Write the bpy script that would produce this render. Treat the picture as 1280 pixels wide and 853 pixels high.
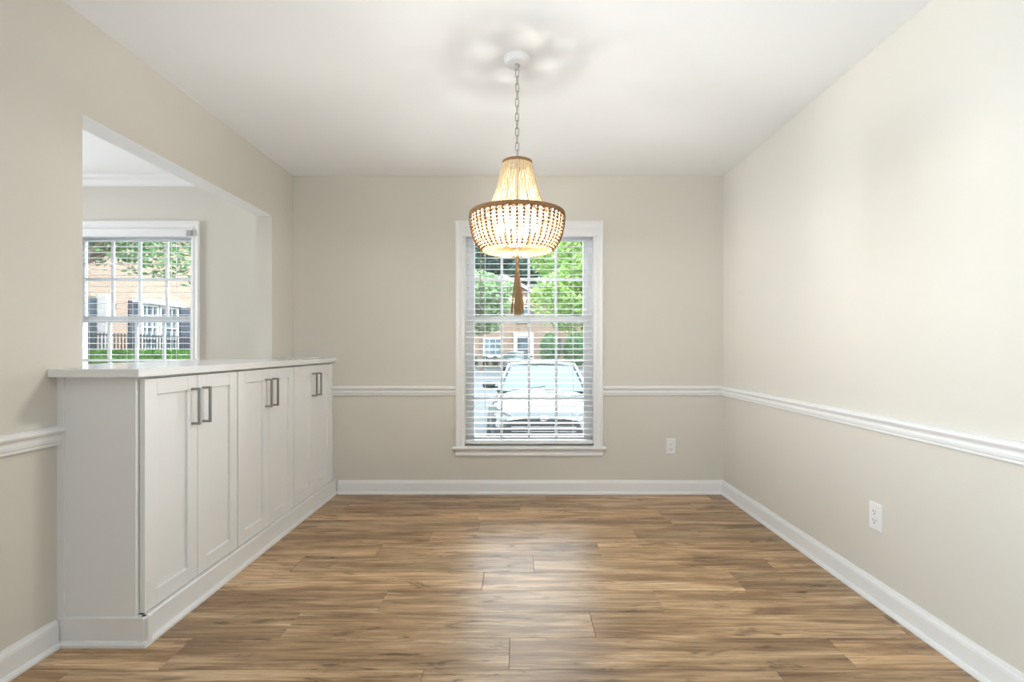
import bpy, bmesh, math, random
from mathutils import Vector, Matrix
random.seed(7)
PI = math.pi
C = bpy.context.scene
for o in list(bpy.data.objects): bpy.data.objects.remove(o)
COL = C.collection

# ------------------------------------------------------------------ camera
FPX = 605.0; ZC_ = 2.436
CAMZ = 1.118
cd = bpy.data.cameras.new('camera'); cam = bpy.data.objects.new('camera', cd); COL.objects.link(cam)
cam.location = (0, 0, CAMZ); cam.rotation_euler = (PI/2, 0, 0)
cd.sensor_width = 36; cd.lens = 36*FPX/1280
cd.shift_x = -8/1280; cd.shift_y = 8.5/1280
cd.clip_start = .05; cd.clip_end = 500
C.camera = cam
# ------------------------------------------------------------------ view
C.view_settings.view_transform = 'Standard'; C.view_settings.look = 'None'
C.view_settings.gamma = 1; C.view_settings.use_curve_mapping = False
C.view_settings.exposure = 0.12
# ------------------------------------------------------------------ sky
W = bpy.data.worlds.new('sky'); C.world = W; W.use_nodes = True
nt = W.node_tree; nt.nodes.clear()
wo = nt.nodes.new('ShaderNodeOutputWorld'); bg = nt.nodes.new('ShaderNodeBackground')
tc = nt.nodes.new('ShaderNodeTexCoord'); sp = nt.nodes.new('ShaderNodeSeparateXYZ'); rp = nt.nodes.new('ShaderNodeValToRGB')
nt.links.new(tc.outputs['Generated'], sp.inputs[0]); nt.links.new(sp.outputs['Z'], rp.inputs[0])
rp.color_ramp.elements[0].color = (.93, .97, 1, 1); rp.color_ramp.elements[1].color = (.74, .87, 1, 1)
nt.links.new(rp.outputs[0], bg.inputs[0]); nt.links.new(bg.outputs[0], wo.inputs[0])
bg.inputs[1].default_value = 11.5
# ------------------------------------------------------------------ sun and added soft fill lights
def light(name, kind, loc, rot, energy, color=(1, 1, 1), size=None, size_y=None, angle=None):
    l = bpy.data.lights.new(name, kind); o = bpy.data.objects.new(name, l); COL.objects.link(o)
    o.location = loc; o.rotation_euler = rot; l.energy = energy; l.color = color
    if size: l.shape = 'RECTANGLE'; l.size = size; l.size_y = size_y or size
    if angle: l.angle = angle
    return o
light('sun', 'SUN', (20, -20, 40), (math.radians(42), 0, math.radians(38)), 4.2, (1, .95, .86), angle=math.radians(2))
light('rear_fill', 'AREA', (.1, -3.1, 1.5), (math.radians(95), 0, 0), 17, (.84, .92, 1), 2.6, 1.7)  # added fill behind the camera; the rear wall has no window
light('side_room_fill', 'AREA', (-4.93, 2.6, 1.5), (math.radians(92), 0, math.radians(-100)), 62, (.88, .94, 1), 1.6, 1.5).data.spread = math.radians(110)  # added fill shining through the opening; no window in that side wall
light('right_wall_fill', 'AREA', (-1.56, -.2, 1.2), (math.radians(92), 0, math.radians(-72)), 23, (.74, .88, 1), 1.2, 1.6).data.spread = math.radians(105)  # added fill beside the camera, aimed at the right wall; no hall modelled
light('uplight_fill', 'AREA', (0, -.5, .4), (math.radians(160), 0, 0), 17, (.74, .87, 1), 2.2, 1.6).data.spread = math.radians(110)  # added upward fill that brightens the ceiling, no real source
for wx in (.083, -3.004):                  # sampling portals at the two windows
    pl = light('window_portal', 'AREA', (wx, 3.95, 1.2), (math.radians(-90), 0, 0), 1, size=1.1, size_y=1.75); pl.data.cycles.is_portal = True

# ------------------------------------------------------------------ materials
def lin(r, g, b):
    f = lambda c: ((c/255+.055)/1.055)**2.4 if c > 10 else c/255/12.92
    return (f(r), f(g), f(b), 1)
def mat(name, col, rough=.5, metal=0, var=0, vscale=8, bump=0, bscale=60, spec=.5, coat=0, stretch=None):
    m = bpy.data.materials.new(name); m.use_nodes = True
    n = m.node_tree.nodes; L = m.node_tree.links; b = n['Principled BSDF']
    if len(col) == 3: col = (*col, 1)
    b.inputs['Base Color'].default_value = col; b.inputs['Roughness'].default_value = rough
    b.inputs['Metallic'].default_value = metal; b.inputs['Specular IOR Level'].default_value = spec
    b.inputs['Coat Weight'].default_value = coat
    t = n.new('ShaderNodeTexCoord'); src = t.outputs['Object']
    if stretch:
        mp = n.new('ShaderNodeMapping'); mp.inputs['Scale'].default_value = stretch; L.new(src, mp.inputs[0]); src = mp.outputs[0]
    if var:
        no = n.new('ShaderNodeTexNoise'); no.inputs['Scale'].default_value = vscale; no.inputs['Detail'].default_value = 5
        L.new(src, no.inputs['Vector'])
        mx = n.new('ShaderNodeMix'); mx.data_type = 'RGBA'
        mx.inputs[6].default_value = tuple(c*(1-var) for c in col[:3])+(1,)
        mx.inputs[7].default_value = tuple(min(1, c*(1+var)) for c in col[:3])+(1,)
        L.new(no.outputs['Fac'], mx.inputs[0]); L.new(mx.outputs[2], b.inputs['Base Color'])
    if bump:
        nb = n.new('ShaderNodeTexNoise'); nb.inputs['Scale'].default_value = bscale; nb.inputs['Detail'].default_value = 3
        L.new(src, nb.inputs['Vector'])
        bp = n.new('ShaderNodeBump'); bp.inputs['Strength'].default_value = bump; bp.inputs['Distance'].default_value = .01
        L.new(nb.outputs['Fac'], bp.inputs['Height']); L.new(bp.outputs[0], b.inputs['Normal'])
    return m
M_wall = mat('wall_paint', (.68, .648, .58), .75, var=.025, vscale=1.2, bump=.03, bscale=180)
M_ceil = mat('ceiling_paint', (.88, .885, .885), .85, var=.01, vscale=2, bump=.02, bscale=120)
M_trim = mat('trim_paint', (.84, .84, .83), .38, var=.008, vscale=5)
M_cab = mat('cabinet_paint', (.84, .84, .83), .42, var=.008, vscale=5)
M_counter = mat('quartz', (.83, .83, .82), .16, var=.02, vscale=40)
M_steel = mat('brushed_steel', (.30, .295, .285), .36, .9, var=.08, vscale=60, stretch=(1, 1, .05))
M_chain = mat('chain_metal', (.42, .41, .40), .3, .9, var=.1, vscale=80)
M_plast = mat('white_plastic', (.83, .83, .81), .35, var=.01, vscale=30)
M_dark = mat('dark_slot', (.02, .02, .02), .6, var=.1, vscale=60)
M_vinyl = mat('window_vinyl', (.82, .83, .84), .4, var=.01, vscale=10)
M_blind = mat('blind_slat', (.84, .84, .84), .42, var=.01, vscale=10)
M_cord = mat('cord', (.80, .80, .78), .8, var=.05, vscale=200)
M_wand = mat('wand', (.28, .25, .22), .4, var=.1, vscale=30)
M_grey = mat('grey_clip', (.40, .40, .41), .45, .2, var=.08, vscale=100)
M_ringw = mat('rattan_ring', (.30, .15, .055), .7, var=.35, vscale=90, bump=.5, bscale=200)
M_twine = mat('twine', (.34, .21, .09), .85, var=.4, vscale=120, bump=.4, bscale=300)
M_paper = mat('paper', (.85, .85, .83), .6, var=.01, vscale=20)
def bead_mat(name, col, tr):
    m = mat(name, col, .55, var=.14, vscale=70)
    n = m.node_tree.nodes; L = m.node_tree.links; b = n['Principled BSDF']; out = n['Material Output']
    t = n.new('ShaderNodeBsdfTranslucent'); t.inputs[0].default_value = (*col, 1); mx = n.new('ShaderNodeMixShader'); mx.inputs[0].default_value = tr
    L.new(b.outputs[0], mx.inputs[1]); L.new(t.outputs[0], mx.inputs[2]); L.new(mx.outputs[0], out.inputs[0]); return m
M_bead = bead_mat('cream_bead', (.82, .67, .42), .22)
M_beadb = bead_mat('shaded_bead', (.17, .085, .028), .0)  # colour darkened so the strands read as backlit; shade is in the colour
M_beadc = bead_mat('under_bead', (.80, .62, .34), .45)
def emis(name, col, s):
    m = bpy.data.materials.new(name); m.use_nodes = True; n = m.node_tree.nodes; b = n['Principled BSDF']
    b.inputs['Base Color'].default_value = (.9, .85, .7, 1)
    b.inputs['Emission Color'].default_value = (*col, 1); b.inputs['Emission Strength'].default_value = s
    no = n.new('ShaderNodeTexNoise'); no.inputs['Scale'].default_value = 3
    return m
M_bulb = emis('lit_bulb', (1, .965, .90), 780)
def glass_mat(name, tint=(1, 1, 1), ior=1.45, rough=0.0, dark=None):
    m = bpy.data.materials.new(name); m.use_nodes = True; n = m.node_tree.nodes; L = m.node_tree.links; n.clear()
    o = n.new('ShaderNodeOutputMaterial'); f = n.new('ShaderNodeFresnel'); f.inputs[0].default_value = ior
    g = n.new('ShaderNodeBsdfGlossy'); g.inputs['Roughness'].default_value = rough
    t = n.new('ShaderNodeBsdfTransparent'); t.inputs[0].default_value = (*tint, 1); mx = n.new('ShaderNodeMixShader')
    L.new(f.outputs[0], mx.inputs[0]); L.new(t.outputs[0], mx.inputs[1]); L.new(g.outputs[0], mx.inputs[2]); L.new(mx.outputs[0], o.inputs[0])
    return m
M_glass = glass_mat('window_glass', (.97, .99, .985))
# floor oak: colour and grain per plank
def oak():
    m = bpy.data.materials.new('oak_plank'); m.use_nodes = True; n = m.node_tree.nodes; L = m.node_tree.links; b = n['Principled BSDF']
    t = n.new('ShaderNodeTexCoord'); oi = n.new('ShaderNodeObjectInfo')
    cx = n.new('ShaderNodeCombineXYZ'); ml = n.new('ShaderNodeMath'); ml.operation = 'MULTIPLY'; ml.inputs[1].default_value = 37
    L.new(oi.outputs['Random'], ml.inputs[0]); L.new(ml.outputs[0], cx.inputs[0]); L.new(ml.outputs[0], cx.inputs[1])
    ad = n.new('ShaderNodeVectorMath'); ad.operation = 'ADD'; L.new(t.outputs['Object'], ad.inputs[0]); L.new(cx.outputs[0], ad.inputs[1])
    def noise(sc, scale, det, dist=0):
        mp = n.new('ShaderNodeMapping'); mp.inputs['Scale'].default_value = sc; L.new(ad.outputs[0], mp.inputs[0])
        q = n.new('ShaderNodeTexNoise'); q.inputs['Scale'].default_value = scale; q.inputs['Detail'].default_value = det
        q.inputs['Distortion'].default_value = dist; q.inputs['Roughness'].default_value = .62
        L.new(mp.outputs[0], q.inputs['Vector']); return q.outputs['Fac']
    broad = noise((.9, 9, 1), 1.5, 5, .6); fine = noise((2.2, 60, 1), 1.6, 6, .3); patch = noise((3.2, 14, 1), 1.1, 6, 1.6); pore = noise((9, 230, 1), 1, 4)
    def ramp(src, stops):
        r = n.new('ShaderNodeValToRGB'); e = r.color_ramp.elements
        e[0].position, e[0].color = stops[0][0], (*stops[0][1], 1); e[1].position, e[1].color = stops[-1][0], (*stops[-1][1], 1)
        for p_, c_ in stops[1:-1]:
            k = e.new(p_); k.color = (*c_, 1)
        L.new(src, r.inputs[0]); return r.outputs[0]
    base = ramp(broad, [(.30, (.19, .105, .050)), (.45, (.36, .235, .130)), (.55, (.53, .375, .225)), (.72, (.74, .57, .39))])
    fin = ramp(fine, [(.30, (.42, .36, .30)), (.48, (.92, .9, .88)), (.70, (1.28, 1.28, 1.28))])
    pat = ramp(patch, [(.30, (.30, .24, .18)), (.42, (.95, .94, .93)), (.75, (1.12, 1.12, 1.14))])
    por = ramp(pore, [(.30, (.72, .68, .64)), (.5, (1, 1, 1))])
    def mul(a, c):
        x = n.new('ShaderNodeMix'); x.data_type = 'RGBA'; x.blend_type = 'MULTIPLY'; x.inputs[0].default_value = 1
        L.new(a, x.inputs[6]); L.new(c, x.inputs[7]); return x.outputs[2]
    c = mul(mul(mul(base, fin), pat), por)
    hv = n.new('ShaderNodeHueSaturation'); L.new(c, hv.inputs['Color'])
    mr = n.new('ShaderNodeMapRange'); mr.inputs[3].default_value = .80; mr.inputs[4].default_value = 1.26; L.new(oi.outputs['Random'], mr.inputs[0])
    L.new(mr.outputs[0], hv.inputs['Value']); hv.inputs['Saturation'].default_value = 1.1
    L.new(hv.outputs[0], b.inputs['Base Color'])
    b.inputs['Roughness'].default_value = .37; b.inputs['Specular IOR Level'].default_value = .9
    bp = n.new('ShaderNodeBump'); bp.inputs['Strength'].default_value = .12; bp.inputs['Distance'].default_value = .004
    L.new(fine, bp.inputs['Height']); L.new(bp.outputs[0], b.inputs['Normal'])
    return m
M_oak = oak()
def brick(name, c1, c2, mortar, scale=1.0):
    m = bpy.data.materials.new(name); m.use_nodes = True; n = m.node_tree.nodes; L = m.node_tree.links; b = n['Principled BSDF']
    t = n.new('ShaderNodeTexCoord'); s = n.new('ShaderNodeSeparateXYZ'); a = n.new('ShaderNodeMath'); a.operation = 'ADD'
    L.new(t.outputs['Object'], s.inputs[0]); L.new(s.outputs[0], a.inputs[0]); L.new(s.outputs[1], a.inputs[1])
    cx = n.new('ShaderNodeCombineXYZ'); L.new(a.outputs[0], cx.inputs[0]); L.new(s.outputs[2], cx.inputs[1])
    k = n.new('ShaderNodeTexBrick'); L.new(cx.outputs[0], k.inputs[0])
    k.inputs['Color1'].default_value = (*c1, 1); k.inputs['Color2'].default_value = (*c2, 1); k.inputs['Mortar'].default_value = (*mortar, 1)
    k.inputs['Scale'].default_value = scale; k.inputs['Mortar Size'].default_value = .01
    k.inputs['Brick Width'].default_value = .22; k.inputs['Row Height'].default_value = .075
    L.new(k.outputs[0], b.inputs['Base Color']); b.inputs['Roughness'].default_value = .9; return m
M_brick = brick('brick_far', (.135, .069, .040), (.108, .054, .032), (.170, .160, .128))
M_brickb = brick('brick_near', (.214, .140, .093), (.181, .103, .066), (.248, .214, .181))
M_asph = mat('asphalt', (.034, .040, .044), .9, var=.2, vscale=.6)
M_conc = mat('concrete', (.085, .085, .083), .9, var=.1, vscale=2)
M_grass = mat('lawn', (.027, .050, .009), .95, var=.4, vscale=3)
M_roof = mat('shingles', (.034, .032, .031), .9, var=.3, vscale=4)
M_wtrim = mat('white_house_trim', (.33, .33, .33), .6, var=.04, vscale=2)
M_shut = mat('shutter_paint', (.018, .026, .04), .5, var=.2, vscale=5)
M_pane = mat('house_glass', (.05, .08, .10), .08, var=.3, vscale=2, spec=.25)
M_iron = mat('black_iron', (.015, .015, .018), .5, var=.1, vscale=30)
M_bark = mat('bark', (.09, .065, .045), .9, var=.4, vscale=12, bump=.5, bscale=20)
def leafmat(name, c1, c2):
    m = bpy.data.materials.new(name); m.use_nodes = True; n = m.node_tree.nodes; L = m.node_tree.links; b = n['Principled BSDF']; out = n['Material Output']
    t = n.new('ShaderNodeTexCoord'); no = n.new('ShaderNodeTexNoise'); no.inputs['Scale'].default_value = 2.6; no.inputs['Detail'].default_value = 6
    L.new(t.outputs['Object'], no.inputs['Vector'])
    r = n.new('ShaderNodeValToRGB'); r.color_ramp.elements[0].position = .38; r.color_ramp.elements[1].position = .62
    r.color_ramp.elements[0].color = (*c1, 1); r.color_ramp.elements[1].color = (*c2, 1); L.new(no.outputs['Fac'], r.inputs[0]); L.new(r.outputs[0], b.inputs['Base Color'])
    b.inputs['Roughness'].default_value = .6
    tr = n.new('ShaderNodeBsdfTranslucent'); L.new(r.outputs[0], tr.inputs[0]); mx = n.new('ShaderNodeMixShader'); mx.inputs[0].default_value = .35
    L.new(b.outputs[0], mx.inputs[1]); L.new(tr.outputs[0], mx.inputs[2]); L.new(mx.outputs[0], out.inputs[0]); return m
M_lime = leafmat('lime_leaves', (.080, .179, .024), (.224, .327, .069))
M_mid = leafmat('mid_leaves', (.022, .076, .022), (.099, .190, .063))
M_dkgr = leafmat('dark_leaves', (.005, .024, .018), (.022, .060, .038))
M_pale = leafmat('pale_leaves', (.09, .16, .07), (.26, .36, .18))
M_hedge = leafmat('hedge_leaves', (.027, .096, .012), (.087, .191, .032))
M_carp = mat('car_paint', (.022, .028, .029), .12, var=.02, vscale=2, coat=.35, spec=.5)
M_carg = mat('car_glass', (.03, .045, .048), .05, var=.05, vscale=2, spec=.3)
M_carb = mat('car_black', (.004, .005, .006), .45, var=.1, vscale=20)
M_tyre = mat('tyre', (.02, .02, .02), .85, var=.1, vscale=20)
M_chrome = mat('chrome', (.75, .76, .78), .15, 1, var=.03, vscale=10)
M_lamp = mat('lamp_lens', (.10, .11, .11), .12, var=.1, vscale=30, coat=.8)
M_red = mat('tail_lamp', (.5, .03, .05), .2, var=.1, vscale=20)
M_silver = mat('silver_paint', (.032, .034, .039), .3, 0, var=.05, vscale=3, coat=.5)

# ------------------------------------------------------------------ mesh helpers
class MB:
    def __init__(s): s.v = []; s.f = []; s.sm = []
    def add(s, vs, fs, smooth=False):
        k = len(s.v); s.v += [tuple(x) for x in vs]; s.f += [tuple(i+k for i in f) for f in fs]; s.sm += [smooth]*len(fs); return s
    def box(s, x0, x1, y0, y1, z0, z1):
        if x0 > x1: x0, x1 = x1, x0
        if y0 > y1: y0, y1 = y1, y0
        if z0 > z1: z0, z1 = z1, z0
        return s.add([(x0, y0, z0), (x1, y0, z0), (x1, y1, z0), (x0, y1, z0), (x0, y0, z1), (x1, y0, z1), (x1, y1, z1), (x0, y1, z1)],
                     [(3, 2, 1, 0), (4, 5, 6, 7), (0, 1, 5, 4), (1, 2, 6, 5), (2, 3, 7, 6), (3, 0, 4, 7)])
    def prism(s, pts, fn, a, b):          # closed 2-D outline swept between a and b; fn(u, v, t) -> xyz
        n = len(pts); vs = [fn(u, v, a) for u, v in pts]+[fn(u, v, b) for u, v in pts]
        return s.add(vs, [tuple(range(n))[::-1], tuple(range(n, 2*n))]+[(i, (i+1) % n, n+(i+1) % n, n+i) for i in range(n)])
    def lathe(s, prof, seg=32, c=(0, 0, 0), close=True):
        vs = []; fs = []; n = len(prof)
        for k in range(seg):
            a = 2*PI*k/seg
            for r, z in prof: vs.append((c[0]+r*math.cos(a), c[1]+r*math.sin(a), c[2]+z))
        for k in range(seg):
            k2 = (k+1) % seg
            for i in range(n-1): fs.append((k*n+i, k2*n+i, k2*n+i+1, k*n+i+1))
        s.add(vs, fs, True)
        if close:
            for i, fl in ((0, True), (n-1, False)):
                if prof[i][0] > 1e-6:
                    ring = [(c[0]+prof[i][0]*math.cos(2*PI*k/seg), c[1]+prof[i][0]*math.sin(2*PI*k/seg), c[2]+prof[i][1]) for k in range(seg)]
                    s.add(ring, [tuple(range(seg))[::-1] if fl else tuple(range(seg))])
        return s
    def tube(s, pts, r, seg=8, closed=False):
        pts = [Vector(p) for p in pts]; n = len(pts); vs = []; rr = r if isinstance(r, (list, tuple)) else [r]*n
        up = None
        for i, p in enumerate(pts):
            if closed: d = pts[(i+1) % n]-pts[i-1]
            else: d = pts[min(i+1, n-1)]-pts[max(i-1, 0)]
            d.normalize()
            if up is None: up = Vector((0, 0, 1)) if abs(d.z) < .9 else Vector((1, 0, 0))
            a = d.cross(up).normalized(); b = a.cross(d).normalized(); up = b
            for k in range(seg):
                t = 2*PI*k/seg; vs.append(p+(a*math.cos(t)+b*math.sin(t))*rr[i])
        fs = []
        for i in range(n if closed else n-1):
            j = (i+1) % n
            for k in range(seg): fs.append((i*seg+k, i*seg+(k+1) % seg, j*seg+(k+1) % seg, j*seg+k))
        s.add(vs, fs, True)
        if not closed: s.add(vs[:seg], [tuple(range(seg))]); s.add(vs[-seg:], [tuple(range(seg))[::-1]])
        return s
    def ball(s, c, r, seg=8, rings=5, sc=(1, 1, 1)):
        vs = [(c[0], c[1], c[2]+r*sc[2])]; fs = []
        for i in range(1, rings):
            t = PI*i/rings
            for k in range(seg):
                a = 2*PI*k/seg; vs.append((c[0]+r*sc[0]*math.sin(t)*math.cos(a), c[1]+r*sc[1]*math.sin(t)*math.sin(a), c[2]+r*sc[2]*math.cos(t)))
        vs.append((c[0], c[1], c[2]-r*sc[2])); e = len(vs)-1
        for k in range(seg):
            k2 = (k+1) % seg; fs.append((0, 1+k, 1+k2)); fs.append((e, 1+(rings-2)*seg+k2, 1+(rings-2)*seg+k))
            for i in range(rings-2): fs.append((1+i*seg+k, 1+(i+1)*seg+k, 1+(i+1)*seg+k2, 1+i*seg+k2))
        return s.add(vs, fs, True)
    def mesh(s, name, m):
        me = bpy.data.meshes.new(name); me.from_pydata(s.v, [], s.f); me.polygons.foreach_set('use_smooth', s.sm)
        bm = bmesh.new(); bm.from_mesh(me); bmesh.ops.recalc_face_normals(bm, faces=bm.faces); bm.to_mesh(me); bm.free()
        me.materials.append(m); me.update(); return me
    def build(s, name, m, parent=None, loc=None, bevel=0, seg=2):
        o = bpy.data.objects.new(name, s.mesh(name, m)); COL.objects.link(o)
        if loc: o.location = loc
        if parent: o.parent = parent
        if bevel:
            b = o.modifiers.new('bevel', 'BEVEL'); b.width = bevel; b.segments = seg; b.limit_method = 'ANGLE'; b.angle_limit = math.radians(40)
        return o
def tag(o, label=None, cat=None, group=None, kind=None):
    if label: o['label'] = label
    if cat: o['category'] = cat
    if group: o['group'] = group
    if kind: o['kind'] = kind
    return o
def empty(name, loc=(0, 0, 0), rz=0, **k):
    o = bpy.data.objects.new(name, None); COL.objects.link(o); o.location = loc; o.rotation_euler = (0, 0, rz); return tag(o, **k) if k else o
def copy_tree(o, parent=None):
    c = o.copy(); COL.objects.link(c); c.parent = parent
    for ch in KIDS(o): copy_tree(ch, c)
    return c
def KIDS(o): return [x for x in list(COL.objects) if x.parent == o]
def inst(name, me, parent, loc=(0, 0, 0), rot=(0, 0, 0)):
    o = bpy.data.objects.new(name, me); COL.objects.link(o); o.parent = parent; o.location = loc; o.rotation_euler = rot; return o
def struct(o): o['kind'] = 'structure'; return o

# ------------------------------------------------------------------ room dimensions (metres; camera at the origin looking along +Y)
XL, XR, YB, YR, ZC = -1.729, 1.570, 3.709, -3.2, 2.436
XLL = -5.0                      # far side wall of the neighbouring room
WT = .112                       # inner wall thickness
OP0, OP1, OPZ = 1.919, 3.396, 2.045   # pass-through opening
FT = .20                        # outer wall thickness
WIN_Z0, WIN_Z1 = .365, 2.030
WIN_HW = .506
WCX = [.083, -3.004]            # window centres

# walls
b = MB()
xs = [XLL-.12, WCX[1]-WIN_HW, WCX[1]+WIN_HW, WCX[0]-WIN_HW, WCX[0]+WIN_HW, XR+.12]
for i in range(5):
    if i in (1, 3): b.box(xs[i], xs[i+1], YB, YB+FT, -.6, WIN_Z0); b.box(xs[i], xs[i+1], YB, YB+FT, WIN_Z1, ZC+.2)
    else: b.box(xs[i], xs[i+1], YB, YB+FT, -.6, ZC+.2)
struct(b.build('wall_back', M_wall))
b = MB(); b.box(XL-WT, XL, YR, OP0, 0, ZC).box(XL-WT, XL, OP0, OP1, OPZ, ZC).box(XL-WT, XL, OP1, YB, 0, ZC).box(XL-WT, XL, OP0, OP1, 0, 1.008)
struct(b.build('wall_left', M_wall))
struct(MB().box(XR, XR+.12, YR, YB, -.1, ZC+.2).build('wall_right', M_wall))
struct(MB().box(XLL-.12, XR+.12, YR-.12, YR, -.1, ZC+.2).build('wall_rear', M_wall))
struct(MB().box(XLL-.12, XLL, YR, YB, -.1, ZC+.2).build('wall_side_room', M_wall))
struct(MB().box(XLL, XR, YR, YB, ZC, ZC+.2).build('ceiling', M_ceil))
# floor with planks
fl = struct(MB().box(XLL, XR, YR, YB, -.1, -.008).build('floor', mat('subfloor', (.12, .08, .05), .9, var=.2, vscale=4)))
PW, PL, G = .183, 1.22, .0011
known = {1.681: -.033, 1.864: .30, 2.047: .62, 2.23: 1.05, 2.413: .078, 2.596: .45, 2.779: .70, 2.962: -.24}
def plank_mesh(L_, w):
    x, y, c = L_/2-G/2, w/2-G/2, .0012
    b = MB(); b.add([(-x, -y, -.0075), (x, -y, -.0075), (x, y, -.0075), (-x, y, -.0075), (-x, -y, -c), (x, -y, -c), (x, y, -c), (-x, y, -c),
                     (-x+c, -y+c, 0), (x-c, -y+c, 0), (x-c, y-c, 0), (-x+c, y-c, 0)],
                    [(3, 2, 1, 0), (0, 1, 5, 4), (1, 2, 6, 5), (2, 3, 7, 6), (3, 0, 4, 7), (4, 5, 9, 8), (5, 6, 10, 9), (6, 7, 11, 10), (7, 4, 8, 11), (8, 9, 10, 11)])
    return b.mesh('plank', M_oak)
full = plank_mesh(PL, PW)
k0 = math.ceil((YR-1.681)/PW); row = 0
for k in range(k0-1, 12):
    y0 = 1.681+PW*k; y1 = min(y0+PW, YB); y0c = max(y0, YR)
    if y1-y0c < .01: continue
    j = known.get(round(y0, 3)); rnd = random.Random(k*13+5)
    if j is None: j = rnd.uniform(-.6, .6)
    x = j-PL*4
    while x < XR:
        a0, a1 = max(x, XL), min(x+PL, XR)
        if a1-a0 > .01:
            me = full if (a1-a0 > PL-.001 and y1-y0c > PW-.001) else plank_mesh(a1-a0, y1-y0c)
            inst('plank', me, fl, ((a0+a1)/2, (y0c+y1)/2, 0))
        x += PL
tag(MB().box(XLL, XL, YR, YB, -.008, 0).build('floor_side_room', M_oak), kind='structure')

# trim profiles (u = out from wall, v = height)
BASE = [(0, 0), (.026, 0), (.026, .008), (.022, .016), (.0145, .020), (.0145, .078), (.0125, .088), (.0085, .095), (.006, .1035), (0, .1045)]
RAIL = [(0, .753), (.010, .753), (.013, .757), (.013, .765), (.017, .769), (.019, .780), (.017, .790), (.019, .796), (.028, .803), (.032, .810), (.030, .818), (.020, .8225), (.006, .825), (0, .825)]
CROWN = [(0, 2.355), (.010, 2.357), (.014, 2.372), (.030, 2.395), (.052, 2.412), (.060, 2.424), (.062, 2.436), (0, 2.436)]
onback = lambda u, v, t: (t, YB-u, v)
onright = lambda u, v, t: (XR-u, t, v)
onleft = lambda u, v, t: (XL+u, t, v)
CABX = -1.400                   # base face of the cabinets
casL, casR = WCX[0]-.565, WCX[0]+.565
struct(MB().prism(BASE, onback, CABX+.022, XR).build('baseboard_back', M_trim))
struct(MB().prism(BASE, onright, YR, YB-.0005).build('baseboard_right', M_trim))
struct(MB().prism(BASE, onleft, YR, 1.806).build('baseboard_left', M_trim))
r = MB(); r.prism(RAIL, onback, -1.43, casL).prism(RAIL, onback, casR, XR)
struct(r.build('trim_1', M_trim))
struct(MB().prism(RAIL, onright, YR, YB-.0005).build('trim_2', M_trim))
struct(MB().prism(RAIL, onleft, YR, 1.822).build('trim_3', M_trim))
struct(MB().prism(CROWN, onback, XLL, XL-WT).build('trim_4', M_trim))
struct(MB().prism(CROWN, lambda u, v, t: (XL-WT-u, t, v), YR, YB).build('trim_5', M_trim))
# header soffit and jamb lining painted white under the opening head
struct(MB().box(XL-WT-.001, XL+.0005, OP0, OP1, OPZ-.003, OPZ+.0).build('trim_6', M_trim))
# cabinet base (continuous painted plinth with shoe)
PL_ = [(0, 0), (.014, 0), (.014, .010), (.010, .018), (.001, .021), (.001, .103), (-.001, .107), (0-.004, .108), (-.02, .108), (-.02, 0)]
p = MB(); p.prism(PL_, lambda u, v, t: (CABX+u, t, v), 1.806+.0, YB); p.prism(PL_, lambda u, v, t: (t, 1.812-u, v), XL, CABX+.0145)
struct(p.build('baseboard_cabinet', M_trim))

# ------------------------------------------------------------------ cabinets
CY0, CW = 1.832, .6085
DF = -1.415                      # door face
def make_cabinet():
    root = empty('base_cabinet')
    w = CW-.002
    MB().box(XL+.001, DF-.023, 0, w, .1085, 1.008).build('carcass', M_cab, root)
    dark = MB()
    for side in (0, 1):
        y0 = (.0015 if side == 0 else w/2+.0015); y1 = (w/2-.0015 if side == 0 else w-.0015)
        z0, z1 = .112, .998; st = .062; x1, x0 = DF, DF-.0205
        d = MB(); d.box(x0, x1, y0, y0+st, z0, z1).box(x0, x1, y1-st, y1, z0, z1).box(x0, x1, y0+st, y1-st, z0, z0+st).box(x0, x1, y0+st, y1-st, z1-st, z1)
        door = d.build('door', M_cab, root, bevel=.0012)
        MB().box(x0+.002, x1-.0115, y0+st-.002, y1-st+.002, z0+st-.002, z1-st+.002).build('door_panel', M_cab, door)
        hy = (y1-.036) if side == 0 else (y0+.034)
        zt, zb, hr = .945, .785, .0052
        h = MB(); h.box(x1+.028, x1+.038, hy-hr, hy+hr, zb, zt)
        for z in (zb, zt-.010): h.box(x1-.0005, x1+.0285, hy-hr, hy+hr, z, z+.010)
        tag(h.build('handle', M_steel, door, bevel=.001), 'brushed grey metal bar handle')
    return root
labs = ['white two-door shaker cabinet nearest the camera, at the open left end of the counter',
        'white two-door shaker cabinet in the middle of the row of three',
        'white two-door shaker cabinet at the far end, against the back wall']
cab = make_cabinet()
for i in range(3):
    c = cab if i == 0 else copy_tree(cab)
    c.location = (0, CY0+i*(CW+.002), 0)
    tag(c, labs[i], 'cabinet', 'white base cabinets under the counter')
e = MB(); e.box(XL+.001, DF-.023, 1.818, CY0-.0005, .1085, 1.008)
ep = e.build('end_panel', M_cab, cab); ep.location = (0, -CY0, 0)
st = MB(); st.box(XL, XL+.026, 1.813, 1.8178, .1085, 1.008).build('scribe_strip', M_cab, cab).location = (0, -CY0, 0)
# filler strip between last cabinet and back wall
fc = MB().box(XL+.001, DF-.010, CY0+3*(CW+.002), YB-.0005, .1085, 1.008).build('filler_strip', M_cab)
last = c; fc.parent = last; fc.location = (0, -last.location.y, 0)
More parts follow.
